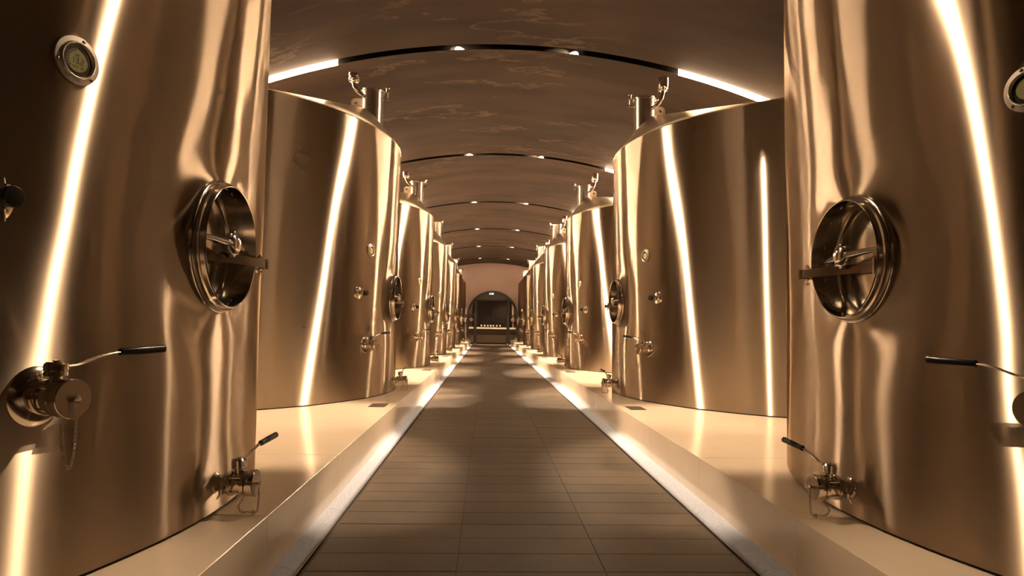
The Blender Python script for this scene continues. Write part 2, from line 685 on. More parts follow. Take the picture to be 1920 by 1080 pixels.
CH_DEPTH = 0.135
LENS_UP = 0.078
names = ['dark arched ceiling light slot directly above the nearest pair of tanks',
         'nearest arched ceiling light slot in view, with two clusters of three spotlights',
         'second arched ceiling light slot from the camera', 'third arched ceiling light slot from the camera',
         'fourth arched ceiling light slot from the camera', 'fifth arched ceiling light slot from the camera',
         'farthest arched ceiling light slot, just before the end wall']


def slot_meshes():
    out = {}
    xs = XS
    # channel: inverted U with wall thickness, follows the vault
    w = SLOT_W / 2 + 0.001
    sec = [(-w, 0.001), (-w, CH_DEPTH), (w, CH_DEPTH), (w, 0.001), (w - 0.004, 0.001), (w - 0.004, CH_DEPTH - 0.004), (-w + 0.004, CH_DEPTH - 0.004), (-w + 0.004, 0.001)]
    V, F = [], []
    for x in xs:
        z = ceil_z(x) - APEX
        for (yy, zz) in sec:
            V.append((x - XC, yy, z + zz))
    n = len(sec)
    for i in range(len(xs) - 1):
        for k in range(n):
            k2 = (k + 1) % n
            F.append((i * n + k, i * n + k2, (i + 1) * n + k2, (i + 1) * n + k))
    b = MB()
    b.add(V, F)
    out['channel'] = b.mesh('channel', M['channel'], False)
    for s, nm in ((-1, 'l'), (1, 'r')):
        pts = []
        for i in range(25):
            dx = 2.02 + (6.2 - 2.02) * i / 24
            pts.append((s * dx, 0.0, ceil_z(XC + s * dx) - APEX + 0.070))
        out['strip' + nm] = MB().tube([(p[0], 0.015, p[2] - 0.074) for p in pts], 0.019, 8).mesh('strip_lamp', M['strip'])
        rf = MB()
        V, F = [], []
        for p in pts:
            zc = p[2] - 0.070
            for (yy, zz) in ((0.066, -0.014), (0.070, -0.014), (0.070, 0.10), (0.066, 0.10)):
                V.append((p[0], yy, zc + zz))
        for i in range(len(pts) - 1):
            for q in range(4):
                F.append((i * 4 + q, i * 4 + (q + 1) % 4, i * 4 + 4 + (q + 1) % 4, i * 4 + 4 + q))
        F += [(3, 2, 1, 0), tuple(len(V) - 4 + q for q in range(4))]
        rf.add(V, F)
        out['tray' + nm] = rf.mesh('lamp_reflector', M['stone'], False)
    out['lens'] = MB().lathe([(0.0, 0.019), (0.004, 0.019)], 'v', 16).mesh('lens', M['led'])
    out['can'] = MB().lathe([(0.0, 0.025), (0.0, 0.0205), (0.006, 0.0205), (0.006, 0.025), (0.045, 0.025)], 'v', 16, cap0=False).mesh('spotlight', M['darkmetal'])
    return out


SM = slot_meshes()
for k, sy in zip(range(0, 7), SLOT_Y):
    root = empty('ceiling_light_slot', (XC, sy, APEX))
    tag(root, names[k], 'ceiling light', 'arched light slots across the vault')
    link('channel', SM['channel'], root)
    strip_mat = emit('strip_lamp', LIGHT_COL, STRIP_E * STRIP_DIM[k])
    for key in ('stripl', 'stripr'):
        sme = SM[key].copy()
        sme.materials[0] = strip_mat
        link('strip_lamp', sme, root)
    link('lamp_reflector', SM['trayl'], root)
    link('lamp_reflector', SM['trayr'], root)
    for gx in (-0.756, 0.756):
        for i in (-1, 0, 1):
            x = gx + i * 0.083
            z = ceil_z(XC + x) - APEX
            c = link('spotlight', SM['can'], root)
            c.location = (x, 0, z + LENS_UP - 0.004)
            dv = Vector(((-1 if gx > 0 else 1) * (0.86 if i else 1.15), (-0.84, 0.0, 0.84)[i + 1], -1.0))
            c.rotation_euler = dv.to_track_quat('-Z', 'Y').to_euler()
            l = link('lens', SM['lens'], c)
            l.location = (0, 0, 0.004)
            lo = bpy.data.objects.new('downlight', LAMPS[k][0 if i else 1])
            COL.objects.link(lo)
            lo.parent = c
            lo.location = (0, 0, -0.003)

# ------------------------------------------------------------------ steel tanks
TH_G, H_G = 20.2, 1.503       # thermometer: angle towards the viewer, height above the plinth
TH_S, H_S = 25.2, 1.060       # sample valve
TH_O, H_O = 21.6, 0.543       # outlet valve
TH_D, H_D = 1.6, 0.122        # drain valve
TH_M, H_M = 2.4, 1.050        # manway
MAN_R = 0.237


def frame(side, ang, h, rad=R):
    s = 1 if side < 0 else -1
    a = math.radians(ang)
    u = Vector((s * math.cos(a), -math.sin(a), 0))
    t = Vector((s * math.sin(a), math.cos(a), 0))
    o = u * rad + Vector((0, 0, h))

    def fr(p):
        return tuple(o + u * p[0] + t * p[1] + Vector((0, 0, p[2])))
    return fr


def dist_on_shell(a, z, ang, h):
    return math.hypot((a - math.radians(ang)) * R, z - h)


def shell_mesh(side):
    s = 1 if side < 0 else -1
    am = math.radians(TH_M)
    fa = 0.36 / R                        # fine zone half-angle
    na = 56
    angs = [am - fa + 2 * fa * i / na for i in range(na + 1)]
    rest = 2 * PI - 2 * fa
    nr = 420
    angs += [am + fa + rest * i / nr for i in range(1, nr)]
    z0 = 0.010
    zs = [z0 + (0.69 - z0) * i / 26 for i in range(26)]
    zs += [0.69 + 0.72 * i / 56 for i in range(56)]
    zs += [1.41 + (HT - 1.41) * i / 34 for i in range(35)]
    V, F = [], []
    nA = len(angs)

    def disp(a, z):
        aa = (a + PI) % (2 * PI) - PI
        d = 0.0
        dm = dist_on_shell(aa, z, TH_M, H_M)
        if dm < 1.2:
            e = max(dm - MAN_R, 0)
            d += 0.010 * math.exp(-e / 0.035)            # flared collar
            d -= 0.0065 * math.exp(-((e - 0.10) / 0.13) ** 2)   # weld-drawn hollow round it
        dd = dist_on_shell(aa, z, TH_D, H_D)
        d -= 0.004 * math.exp(-(dd / 0.12) ** 2)
        do = dist_on_shell(aa, z, TH_O, H_O)
        d -= 0.003 * math.exp(-(do / 0.16) ** 2)
        ds = dist_on_shell(aa, z, TH_S, H_S)
        d -= 0.002 * math.exp(-(ds / 0.12) ** 2)
        # rolled-sheet waviness
        d += 0.0011 * math.sin(9 * aa + 1.3 + 0.5 * math.sin(1.7 * z)) * (0.6 + 0.4 * math.sin(0.9 * z + 2 * aa))
        d += 0.0007 * math.sin(23 * aa + 0.8 * math.sin(2.3 * z))
        d += 0.00050 * math.sin(41 * aa + 0.9 + 0.35 * math.sin(1.1 * z)) * (0.55 + 0.45 * math.sin(3 * aa + 1))
        d += 0.00028 * math.sin(67 * aa + 2.1 + 0.3 * math.sin(1.6 * z + 1)) * (0.5 + 0.5 * math.sin(5 * aa + 2))
        return d

    for z in zs:
        for a in angs:
            r = R + disp(a, z)
            V.append((s * r * math.cos(a), -r * math.sin(a), z))
    nz = len(zs)
    for l in range(nz - 1):
        for i in range(nA):
            j = (i + 1) % nA
            a_mid = angs[i] + ((angs[j] - angs[i]) if j else (2 * PI + angs[0] - angs[i])) / 2
            aa = (a_mid + PI) % (2 * PI) - PI
            if dist_on_shell(aa, (zs[l] + zs[l + 1]) / 2, TH_M, H_M) < MAN_R - 0.002:
                continue
            F.append((l * nA + i, l * nA + j, (l + 1) * nA + j, (l + 1) * nA + i))
    # rolled top edge
    b = MB()
    b.add(V, F)
    me = bpy.data.meshes.new('shell')
    me.from_pydata(b.v, [], b.f)
    me.materials.append(M['shell'])
    for p in me.polygons:
        p.use_smooth = True
    # outward normals
    bm = bmesh.new()
    bm.from_mesh(me)
    bmesh.ops.recalc_face_normals(bm, faces=bm.faces)
    c = sum((f.normal.dot(Vector((f.calc_center_median().x, f.calc_center_median().y, 0))) for f in bm.faces))
    if c < 0:
        bmesh.ops.reverse_faces(bm, faces=bm.faces)
    bm.to_mesh(me)
    bm.free()
    return me


def chain_links(b, pts, pitch=0.0112):
    """real links along a polyline given in (u, t, v)"""
    P = [Vector(p) for p in pts]
    # resample
    res = [P[0]]
    acc = 0.0
    for a, c in zip(P[:-1], P[1:]):
        seg = (c - a).length
        d = pitch - acc
        while d <= seg:
            res.append(a + (c - a) * (d / seg))
            d += pitch
        acc = (acc + seg) % pitch
    for i in range(len(res) - 1):
        m = (res[i] + res[i + 1]) / 2
        d = (res[i + 1] - res[i]).normalized()
        ref = Vector((0, 1, 0)) if abs(d.y) < 0.8 else Vector((1, 0, 0))
        a = d.cross(ref).normalized()
        if i % 2:
            a = d.cross(a).normalized()
        hl, hw = 0.0055, 0.0036
        loop = []
        for k in range(10):
            t = 2 * PI * k / 10
            cx = math.cos(t)
            loop.append(m + d * ((hl - hw + 0.001) * (1 if cx > 0.01 else -1 if cx < -0.01 else 0) + hw * 1.0 * cx) + a * (hw * math.sin(t)))
        b.tube(loop, 0.00125, 5, closed=True)


def catmull(pts, n=8):
    P = [Vector(p) for p in pts]
    P = [P[0] * 2 - P[1]] + P + [P[-1] * 2 - P[-2]]
    out = []
    for i in range(1, len(P) - 2):
        for k in range(n):
            t = k / n
            out.append(0.5 * ((2 * P[i]) + (P[i + 1] - P[i - 1]) * t + (2 * P[i - 1] - 5 * P[i] + 4 * P[i + 1] - P[i + 2]) * t * t
                              + (-P[i - 1] + 3 * P[i] - 3 * P[i + 1] + P[i + 2]) * t ** 3))
    out.append(P[-2])
    return out


def tilted_valve(fr, flip, name, root, drain):
    """ball valve on the tank wall: collar, body, stem block, cap, lever with grip, chain"""
    def mb():
        return MB(fr, flip)
    L0 = 0.03 if not drain else 0.05
    b = mb()
    if drain:
        b.lathe([(-0.02, 0.043), (0.004, 0.040), (0.010, 0.032), (0.048, 0.031)], 'u', 28)
        b.lathe([(0.040, 0.040), (0.042, 0.043), (0.056, 0.043), (0.058, 0.040)], 'u', 28)
        e = 0.058
    else:
        b.lathe([(-0.02, 0.084), (0.004, 0.082), (0.012, 0.074), (0.018, 0.060), (0.022, 0.046), (0.040, 0.040)], 'u', 32)
        e = 0.036
    # three-piece body: two end flanges, round barrel
    b.lathe([(e, 0.046), (e + 0.002, 0.049), (e + 0.014, 0.049), (e + 0.016, 0.046)], 'u', 28)
    b.lathe([(e + 0.016, 0.042), (e + 0.022, 0.0445), (e + 0.046, 0.0445), (e + 0.052, 0.042)], 'u', 28)
    b.lathe([(e + 0.052, 0.048), (e + 0.054, 0.0515), (e + 0.068, 0.0515), (e + 0.070, 0.048)], 'u', 28)
    # stem boss under the head
    b.lathe([(0.036, 0.016), (0.062, 0.016)], 'v', 16, c=(e + 0.034, 0, 0))
    body = b.build(name, M['polish'], root)
    uc = e + 0.034
    # clamp bolts through the body flanges
    for a in (40, 140, 220, 320):
        bb = mb()
        ca, sa = math.cos(math.radians(a)), math.sin(math.radians(a))
        c = (0, 0.044 * ca, 0.044 * sa)
        bb.lathe([(e - 0.006, 0.0065), (e - 0.006, 0.0065), (e + 0.0, 0.0065)], 'u', 6, c)
        bb.lathe([(e + 0.0, 0.0038), (e + 0.070, 0.0038)], 'u', 8, c)
        bb.lathe([(e + 0.070, 0.0065), (e + 0.076, 0.0065)], 'u', 6, c)
        bb.build('clamp_bolt', M['polish'], body)
    # wing-nut clamp on the neck of the drain valve
    if drain:
        bb = mb()
        bb.tube([(0.050, -0.046, -0.015), (0.050, -0.066, -0.022)], 0.005, 8)
        bb.lathe([(-0.010, 0.009), (0.010, 0.009)], 'v', 8, c=(0.050, -0.060, -0.020))
        bb.tube([(0.042, -0.060, -0.006), (0.036, -0.062, 0.010)], 0.004, 6)
        bb.tube([(0.042, -0.060, -0.034), (0.036, -0.062, -0.048)], 0.004, 6)
        bb.build('wing_nut', M['satin'], body)
    # head
    hd = mb()
    hd.lathe([(0.058, 0.026), (0.060, 0.029), (0.070, 0.029), (0.071, 0.0265), (0.073, 0.0265), (0.074, 0.030), (0.090, 0.030), (0.097, 0.023), (0.098, 0.010), (0.101, 0.009), (0.102, 0.0)], 'v', 24, c=(uc, 0, 0), cap1=False)
    hd.build('valve_head', M['polish'], body)
    # blanking cap with union nut
    cp = mb()
    c0 = e + 0.070
    cp.lathe([(c0, 0.046), (c0 + 0.004, 0.0525), (c0 + 0.030, 0.0535), (c0 + 0.034, 0.052), (c0 + 0.0345, 0.0515)], 'u', 36, cap1=False)
    cap = cp.build('cap_ring', M['polish'], body)
    cp = mb()
    cp.lathe([(c0 + 0.030, 0.0516), (c0 + 0.0345, 0.0515), (c0 + 0.0352, 0.002)], 'u', 36, cap0=False)
    cp.build('cap', M['capface'], body)
    kn = mb()
    kn.lathe([(c0 + 0.034, 0.006), (c0 + 0.046, 0.006), (c0 + 0.046, 0.010), (c0 + 0.050, 0.010), (c0 + 0.051, 0.008)], 'u', 14)
    kn.build('chain_stud', M['satin'], body)
    # lever: flat bar, cranked upwards, then grip
    if drain:
        path = [(uc, 0.02, 0.085), (uc + 0.004, 0.07, 0.088), (uc + 0.010, 0.13, 0.110), (uc + 0.014, 0.17, 0.121), (uc + 0.016, 0.20, 0.124)]
        g0, g1 = Vector((uc + 0.015, 0.185, 0.1225)), Vector((uc + 0.030, 0.335, 0.136))
    else:
        path = [(uc, 0.02, 0.082), (uc + 0.002, 0.07, 0.088), (uc + 0.006, 0.13, 0.108), (uc + 0.008, 0.17, 0.116), (uc + 0.009, 0.20, 0.118)]
        g0, g1 = Vector((uc + 0.009, 0.185, 0.1175)), Vector((uc + 0.012, 0.345, 0.124))
    lv = mb()
    lv.tube(catmull(path, 5), 0.0085, 8, flat=0.42)
    lev = lv.build('lever', M['satin'], body)
    gp = mb()
    n = 7
    rs = [0.0095, 0.0118, 0.0122, 0.0126, 0.0128, 0.0128, 0.0095]
    ts = [0, 0.02, 0.35, 0.36, 0.7, 0.98, 1]
    gp.tube([tuple(g0 + (g1 - g0) * t) for t in ts], rs, 12)
    gp.build('lever_grip', M['black'], body)
    # chain from the cap stud back to an eye on the body flange
    ch = mb()
    us = c0 + 0.044
    if drain:
        zb = -H_D + 0.010
        path = [(us, 0.000, -0.008), (us + 0.002, 0.0, -0.05), (us + 0.001, -0.002, -0.085), (us - 0.004, -0.004, zb), (us - 0.020, -0.018, zb), (us - 0.012, -0.004, zb + 0.004),
                (us - 0.026, 0.008, zb + 0.001), (us - 0.040, -0.006, zb + 0.001), (us - 0.060, -0.012, zb + 0.006), (us - 0.074, -0.008, zb + 0.024), (e + 0.060, -0.004, -0.052)]
    else:
        path = [(us, 0, -0.008), (us + 0.001, 0.002, -0.07), (us - 0.004, 0.004, -0.14), (us - 0.018, 0.006, -0.182), (us - 0.030, 0.004, -0.185), (us - 0.040, 0.002, -0.15), (us - 0.046, 0.0, -0.10), (e + 0.060, 0, -0.052)]
    chain_links(ch, catmull(path, 10))
    ch.build('chain', M['chain'], body, angle=80)
    return body


def make_tank(side, digits=False):
    flip = side > 0
    s = 1 if side < 0 else -1
    root = empty('steel_tank')
    link('shell', shell_mesh(side), root)
    b = MB()
    b.lathe([(0.0, R - 0.012), (0.011, R - 0.012)], 'v', 128)
    b.build('base_ring', M['ringblack'], root)  # black ring in the dark gap under the tank wall
    # roof: eccentric cone, steep on the aisle side
    ax, az = R - 0.36, HT + 0.452
    b = MB(lambda p: (s * p[0], p[1], p[2]), flip)
    n = 144
    V, F = [], []
    lv = [0, 0.02, 0.15, 0.35, 0.6, 0.8, 0.95]
    for q in lv:
        for i in range(n):
            a = 2 * PI * i / n
            rr = R + 0.004 - (0.003 if q else 0)
            x, yv = rr * math.cos(a), rr * math.sin(a)
            V.append((x + (ax - x) * q, yv * (1 - q), HT - 0.002 + (az - HT) * q))
    for l in range(len(lv) - 1):
        for i in range(n):
            j = (i + 1) % n
            F.append((l * n + i, l * n + j, (l + 1) * n + j, (l + 1) * n + i))
    F.append(tuple((len(lv) - 1) * n + i for i in range(n)))
    b.add(V, F)
    b.build('roof', M['roof'], root, True, 60)
    # weld bead round the rim
    b = MB(lambda p: (s * p[0], p[1], p[2]), flip)
    b.tube([((R + 0.001) * math.cos(2 * PI * i / 160), (R + 0.001) * math.sin(2 * PI * i / 160), HT) for i in range(160)], 0.0045, 6, closed=True)
    b.build('rim_seam', M['satin'], root)

    # hatch neck with lid, clamp and vent; local frame: w inwards from the aisle wall, y away from the viewer, z above the plinth
    def hf(p):
        return (s * (R - p[0]), p[1], p[2])
    nw, nr, nt_ = 0.322, 0.126, HT + 0.645

    def hb():
        return MB(hf, not flip)
    b = hb()
    b.lathe([(HT + 0.12, nr + 0.012), (HT + 0.20, nr), (nt_ - 0.014, nr), (nt_ - 0.010, nr + 0.010), (nt_, nr + 0.010)], 'v', 40, c=(nw, 0, 0))
    neck = b.build('hatch_neck', M['neck'], root)
    b = hb()
    b.lathe([(nt_ + 0.003, nr + 0.008), (nt_ + 0.008, nr + 0.014), (nt_ + 0.014, nr + 0.012), (nt_ + 0.026, nr * 0.6), (nt_ + 0.031, 0.012)], 'v', 40, c=(nw, 0, 0))
    b.lathe([(nt_ + 0.030, 0.010), (nt_ + 0.040, 0.010), (nt_ + 0.042, 0.006)], 'v', 12, c=(nw, 0, 0))
    # lid ears
    b.box((nw - nr - 0.062, -0.020, nt_ + 0.002), (nw - nr + 0.01, 0.020, nt_ + 0.012), 0.002)
    b.box((nw + nr - 0.01, -0.020, nt_ + 0.002), (nw + nr + 0.045, 0.020, nt_ + 0.012), 0.002)
    b.build('hatch_lid', M['polish'], neck)
    b = hb()
    cx = nw - nr - 0.045
    b.box((cx - 0.022, -0.018, nt_ - 0.085), (nw - nr + 0.008, 0.018, nt_ - 0.068), 0.002)
    b.tube([(cx, 0, nt_ - 0.09), (cx, 0, nt_ + 0.06)], 0.008, 10)
    b.lathe([(nt_ + 0.012, 0.010), (nt_ + 0.014, 0.017), (nt_ + 0.045, 0.015), (nt_ + 0.048, 0.022), (nt_ + 0.056, 0.026), (nt_ + 0.062, 0.024), (nt_ + 0.068, 0.010)], 'v', 14, c=(cx, 0, 0))
    b.build('clamp_bolt', M['polish'], neck)
    # vent pipe
    b = hb()
    if side < 0:
        pp = [(nw + 0.06, -0.085, nt_ - 0.085), (nw + 0.10, -0.135, nt_ - 0.070), (nw + 0.155, -0.150, nt_ - 0.030), (nw + 0.185, -0.152, nt_ + 0.025), (nw + 0.192, -0.152, nt_ + 0.085)]
    else:
        pp = [(nw + 0.06, -0.085, nt_ - 0.130), (nw + 0.11, -0.130, nt_ - 0.105), (nw + 0.160, -0.146, nt_ - 0.045), (nw + 0.180, -0.148, nt_ + 0.030), (nw + 0.185, -0.148, nt_ + 0.085)]
    b.tube(catmull(pp, 6), 0.0225, 14)
    b.build('vent_pipe', M['polish'], neck)
    b = hb()
    c = (pp[-1][0], pp[-1][1], nt_ + 0.06)
    if side < 0:
        b.lathe([(0.0, 0.026), (0.006, 0.040), (0.020, 0.060), (0.034, 0.064), (0.046, 0.058), (0.050, 0.046), (0.060, 0.046), (0.064, 0.057), (0.088, 0.060), (0.104, 0.054), (0.108, 0.030)], 'v', 24, c=c)
    else:
        b.lathe([(0.0, 0.026), (0.004, 0.042), (0.024, 0.046), (0.030, 0.058), (0.036, 0.060), (0.150, 0.060), (0.160, 0.054), (0.162, 0.030)], 'v', 28, c=c)
    b.build('vent_cap', M['polish'], neck)
    b = hb()
    for a in (20, 140, 260):
        b.lathe([(0.010, 0.004), (0.010, 0.011), (0.030, 0.011), (0.030, 0.004)], 'v', 8, c=(c[0] + 0.052 * math.cos(math.radians(a)), c[1] + 0.052 * math.sin(math.radians(a)), c[2]))
    b.build('vent_screw', M['polish'], neck)
    # lifting lug: plate with a round hole, behind the neck
    b = hb()
    n = 24
    w0, w1, zt, zb_ = nw + nr - 0.01, nw + nr + 0.120, HT + 0.570, HT + 0.36
    hc = (nw + nr + 0.066, HT + 0.518)
    out_, in_ = [], []
    for i in range(n):
        a = 2 * PI * i / n
        dx, dz = math.cos(a), math.sin(a)
        kx = ((w1 - hc[0]) if dx > 0 else (hc[0] - w0)) / max(abs(dx), 1e-6)
        kz = ((zt - hc[1]) if dz > 0 else (hc[1] - zb_)) / max(abs(dz), 1e-6)
        kk = min(kx, kz)
        x, z = hc[0] + dx * kk, hc[1] + dz * kk
        # rounded free corner
        if dx > 0 and dz > 0:
            q = 0.05
            rc = Vector((w1 - q, zt - q))
            dv = Vector((x, z)) - rc
            if dv.x > 0 and dv.y > 0:
                dv = dv.normalized() * q
                x, z = rc.x + dv.x, rc.y + dv.y
        out_.append((x, z))
        in_.append((hc[0] + 0.021 * dx, hc[1] + 0.021 * dz))
    V, F = [], []
    for yy in (-0.007, 0.007):
        V += [(x, yy, z) for x, z in out_] + [(x, yy, z) for x, z in in_]
    for i in range(n):
        j = (i + 1) % n
        F += [(i, j, n + j, n + i), (2 * n + j, 2 * n + i, 3 * n + i, 3 * n + j), (j, i, 2 * n + i, 2 * n + j), (n + i, n + j, 3 * n + j, 3 * n + i)]
    b.add(V, F)
    b.build('lifting_lug', M['lug'], root, True, 40)

    # manway
    fr = frame(side, TH_M, H_M)
    def mb():
        return MB(fr, flip)
    b = mb()
    b.lathe([(-0.085, 0.226), (-0.085, 0.234), (-0.012, 0.262), (0.006, 0.262), (0.012, 0.258), (0.014, 0.252), (0.020, 0.254), (0.028, 0.252), (0.031, 0.244), (0.044, 0.242), (0.050, 0.241), (0.052, 0.2385), (0.050, 0.235), (-0.060, 0.233), (-0.085, 0.226)], 'u', 88, cap0=False, cap1=False)
    man = b.build('manway_frame', M['polish'], root, True, 50)
    b = mb()
    b.lathe([(-0.080, 0.234), (-0.066, 0.226), (-0.062, 0.20), (-0.052, 0.15), (-0.044, 0.09), (-0.041, 0.03), (-0.0405, 0.004)], 'u', 64)
    b.build('manway_door', M['polish'], man, True, 60)
    b = mb()
    b.tube([(0.016, -0.222, 0.020), (0.030, -0.14, 0.018), (0.042, -0.04, 0.012), (0.044, 0.04, 0.004), (0.034, 0.14, -0.006), (0.018, 0.222, -0.012)], [0.013, 0.020, 0.028, 0.028, 0.020, 0.012], 12, flat=0.6)
    b.build('crossbar', M['polish'], man)
    b = mb()
    kc = (0, -0.006, 0.010)
    b.lathe([(0.020, 0.014), (0.030, 0.014), (0.031, 0.034), (0.038, 0.044), (0.050, 0.047), (0.062, 0.044), (0.072, 0.034), (0.078, 0.020), (0.080, 0.0)], 'u', 30, c=kc, cap1=False)
    for a in range(0, 360, 45):
        ca, sa = math.cos(math.radians(a)), math.sin(math.radians(a))
        b.lathe([(0.040, 0.008), (0.042, 0.010), (0.058, 0.010), (0.060, 0.008)], 'u', 8, c=(0, kc[1] + 0.043 * ca, 0.010 + 0.043 * sa))
    b.build('hand_knob', M['polish'], man)
    # swing arm: dark flat bar to a hinge outside the rim on the far side
    b = mb()
    V = []
    for (u0, t0) in ((-0.006, -0.13), (0.030, 0.0), (0.058, 0.12), (0.074, 0.20), (0.080, 0.262)):
        for (du, dv) in ((-0.007, -0.062), (0.007, -0.062), (0.007, -0.026), (-0.007, -0.026)):
            V.append((u0 + du, t0, dv))
    F = [(0, 1, 2, 3), (19, 18, 17, 16)]
    for i in range(4):
        for k in range(4):
            k2 = (k + 1) % 4
            F.append((i * 4 + k, (i + 1) * 4 + k, (i + 1) * 4 + k2, i * 4 + k2))
    b.add(V, F)
    b.lathe([(-0.064, 0.019), (-0.024, 0.019)], 'v', 18, c=(0.074, 0.268, 0))
    b.build('swing_arm', M['darksteel'], man)
    b = mb()
    b.lathe([(-0.092, 0.004), (-0.092, 0.007), (-0.004, 0.007), (-0.002, 0.005)], 'v', 12, c=(0.055, 0.262, 0))
    b.lathe([(-0.082, 0.014), (-0.072, 0.014)], 'v', 6, c=(0.055, 0.262, 0))
    b.lathe([(-0.020, 0.012), (-0.010, 0.012)], 'v', 6, c=(0.055, 0.262, 0))
    b.box((0.020, 0.236, -0.068), (0.060, 0.270, -0.063))
    b.box((0.020, 0.236, -0.024), (0.060, 0.270, -0.019))
    b.build('hinge_pin', M['polish'], man)
    b = mb()
    b.lathe([(-0.070, 0.016), (-0.008, 0.016)], 'v', 16, c=(-0.012, -0.135, 0))
    b.build('hinge_post', M['polish'], man)

    # thermometer
    fr = frame(side, TH_G, H_G)
    def mb():
        return MB(fr, flip)
    b = mb()
    b.lathe([(-0.01, 0.066), (0.004, 0.071), (0.009, 0.071), (0.011, 0.069), (0.012, 0.055), (0.017, 0.0535), (0.0185, 0.051), (0.017, 0.0485), (0.012, 0.047), (0.008, 0.045)], 'u', 48, cap1=False)
    th = b.build('thermometer', M['bezel'], root, True, 30)
    b = mb()
    b.lathe([(0.004, 0.0472), (0.0095, 0.0472)], 'u', 40)
    b.build('dial_face', M['dial'], th)
    b = mb()
    b.lathe([(0.0095, 0.0335), (0.0103, 0.0335)], 'u', 40)
    b.build('display', M['lcd'], th)
    for a in (75, 195, 315):
        ca, sa = math.cos(math.radians(a)), math.sin(math.radians(a))
        b = mb()
        b.lathe([(0.010, 0.0055), (0.0135, 0.0052), (0.0145, 0.003)], 'u', 12, c=(0, 0.0622 * ca, 0.0622 * sa))
        b.build('screw', M['polish'], th)
    if digits:
        lcd_print(fr, th)

    # sample valve
    fr = frame(side, TH_S, H_S)
    b = mb2 = MB(fr, flip)
    b.lathe([(-0.02, 0.068), (0.002, 0.064), (0.008, 0.052), (0.012, 0.034), (0.016, 0.024), (0.060, 0.022)], 'u', 32)
    b.lathe([(0.040, 0.026), (0.042, 0.029), (0.054, 0.029), (0.056, 0.026)], 'u', 20)
    b.lathe([(-0.03, 0.015), (0.034, 0.015)], 'v', 16, c=(0.062, 0, 0))
    sv = b.build('sample_valve', M['polish'], root)
    b = MB(fr, flip)
    b.tube([(0.062, 0, -0.025), (0.064, 0.002, -0.062)], [0.009, 0.008], 12)
    b.build('spout', M['polish'], sv)
    b = MB(fr, flip)
    b.lathe([(0.066, 0.012), (0.084, 0.012)], 'u', 14)
    b.build('knob_stem', M['polish'], sv)
    b = MB(fr, flip)
    b.lathe([(0.082, 0.022), (0.085, 0.026), (0.108, 0.028), (0.112, 0.025), (0.113, 0.015)], 'u', 24)
    b.build('valve_knob', M['black'], sv)
    b = MB(fr, flip)
    b.tube([(0.062, 0.0, 0.030), (0.062, -0.004, 0.050)], 0.007, 10)
    b.build('bleed_screw', M['polish'], sv)

    tilted_valve(frame(side, TH_O, H_O), flip, 'outlet_valve', root, False)
    tilted_valve(frame(side, TH_D, H_D), flip, 'drain_valve', root, True)
    return root


SEG = {'0': 'abcdef', '1': 'bc', '2': 'abged', '3': 'abgcd', '8': 'abcdefg', '4': 'fgbc', '-': 'g', 'C': 'afed'}


def seg_digit(b, ch, x, y, w, h, th, u):
    hw, hh = w / 2, h / 2
    bars = {'a': (x - hw, y + hh - th, x + hw, y + hh), 'd': (x - hw, y - hh, x + hw, y - hh + th), 'g': (x - hw, y - th / 2, x + hw, y + th / 2),
            'f': (x - hw, y, x - hw + th, y + hh), 'b': (x + hw - th, y, x + hw, y + hh), 'e': (x - hw, y - hh, x - hw + th, y), 'c': (x + hw - th, y - hh, x + hw, y)}
    g = th * 0.12
    for k in SEG[ch]:
        x0, y0, x1, y1 = bars[k]
        b.box((u, x0 + g, y0 + g), (u + 0.0003, x1 - g, y1 - g))


def lcd_print(fr0, th):
    u = 0.0103

    def fr(p):
        return fr0((p[0], p[1] * 1.18, p[2] * 1.18))
    b = MB(fr)
    seg_digit(b, '1', -0.0135, -0.0005, 0.0085, 0.015, 0.0022, u)
    seg_digit(b, '3', -0.001, -0.0005, 0.0085, 0.015, 0.0022, u)
    b.box((u, 0.0048, -0.008), (u + 0.0003, 0.0070, -0.0058))
    seg_digit(b, '2', 0.0130, -0.0005, 0.0085, 0.015, 0.0022, u)
    o = b.build('reading_digits', M['lcdink'], th, smooth=False)
    o['label'] = 'black digits reading 13.2'
    b = MB(fr)
    seg_digit(b, '-', -0.0145, -0.0165, 0.0022, 0.0046, 0.0007, u)
    seg_digit(b, '4', -0.0108, -0.0165, 0.0026, 0.0046, 0.0007, u)
    seg_digit(b, '0', -0.0068, -0.0165, 0.0026, 0.0046, 0.0007, u)
    b.lathe([(u, 0.0011), (u + 0.0003, 0.0011)], 'u', 8, c=(0, -0.0012, -0.0138))
    seg_digit(b, 'C', 0.0020, -0.0160, 0.0030, 0.0056, 0.0008, u)
    seg_digit(b, '8', 0.0110, -0.0165, 0.0026, 0.0046, 0.0007, u)
    seg_digit(b, '0', 0.0150, -0.0165, 0.0026, 0.0046, 0.0007, u)
    # small legend above the reading
    for i, ch in enumerate('1208'):
        seg_digit(b, ch, -0.0080 + i * 0.0038, 0.0130, 0.0026, 0.0044, 0.0008, u)
    b.build('scale_legend', M['lcdink'], th, smooth=False)
    b = MB(fr)
    for a in range(100, 216, 14):
        a0, a1 = math.radians(a), math.radians(a + 10)
        V = []
        for uu in (u, u + 0.0003):
            V += [(uu, 0.0225 * math.cos(a0), 0.0225 * math.sin(a0)), (uu, 0.0275 * math.cos(a0), 0.0275 * math.sin(a0)),
                  (uu, 0.0275 * math.cos(a1), 0.0275 * math.sin(a1)), (uu, 0.0225 * math.cos(a1), 0.0225 * math.sin(a1))]
        b.add(V, [(4, 5, 6, 7), (0, 1, 5, 4), (1, 2, 6, 5), (2, 3, 7, 6), (3, 0, 4, 7)])
    b.build('bar_scale', M['lcdink'], th, smooth=False)


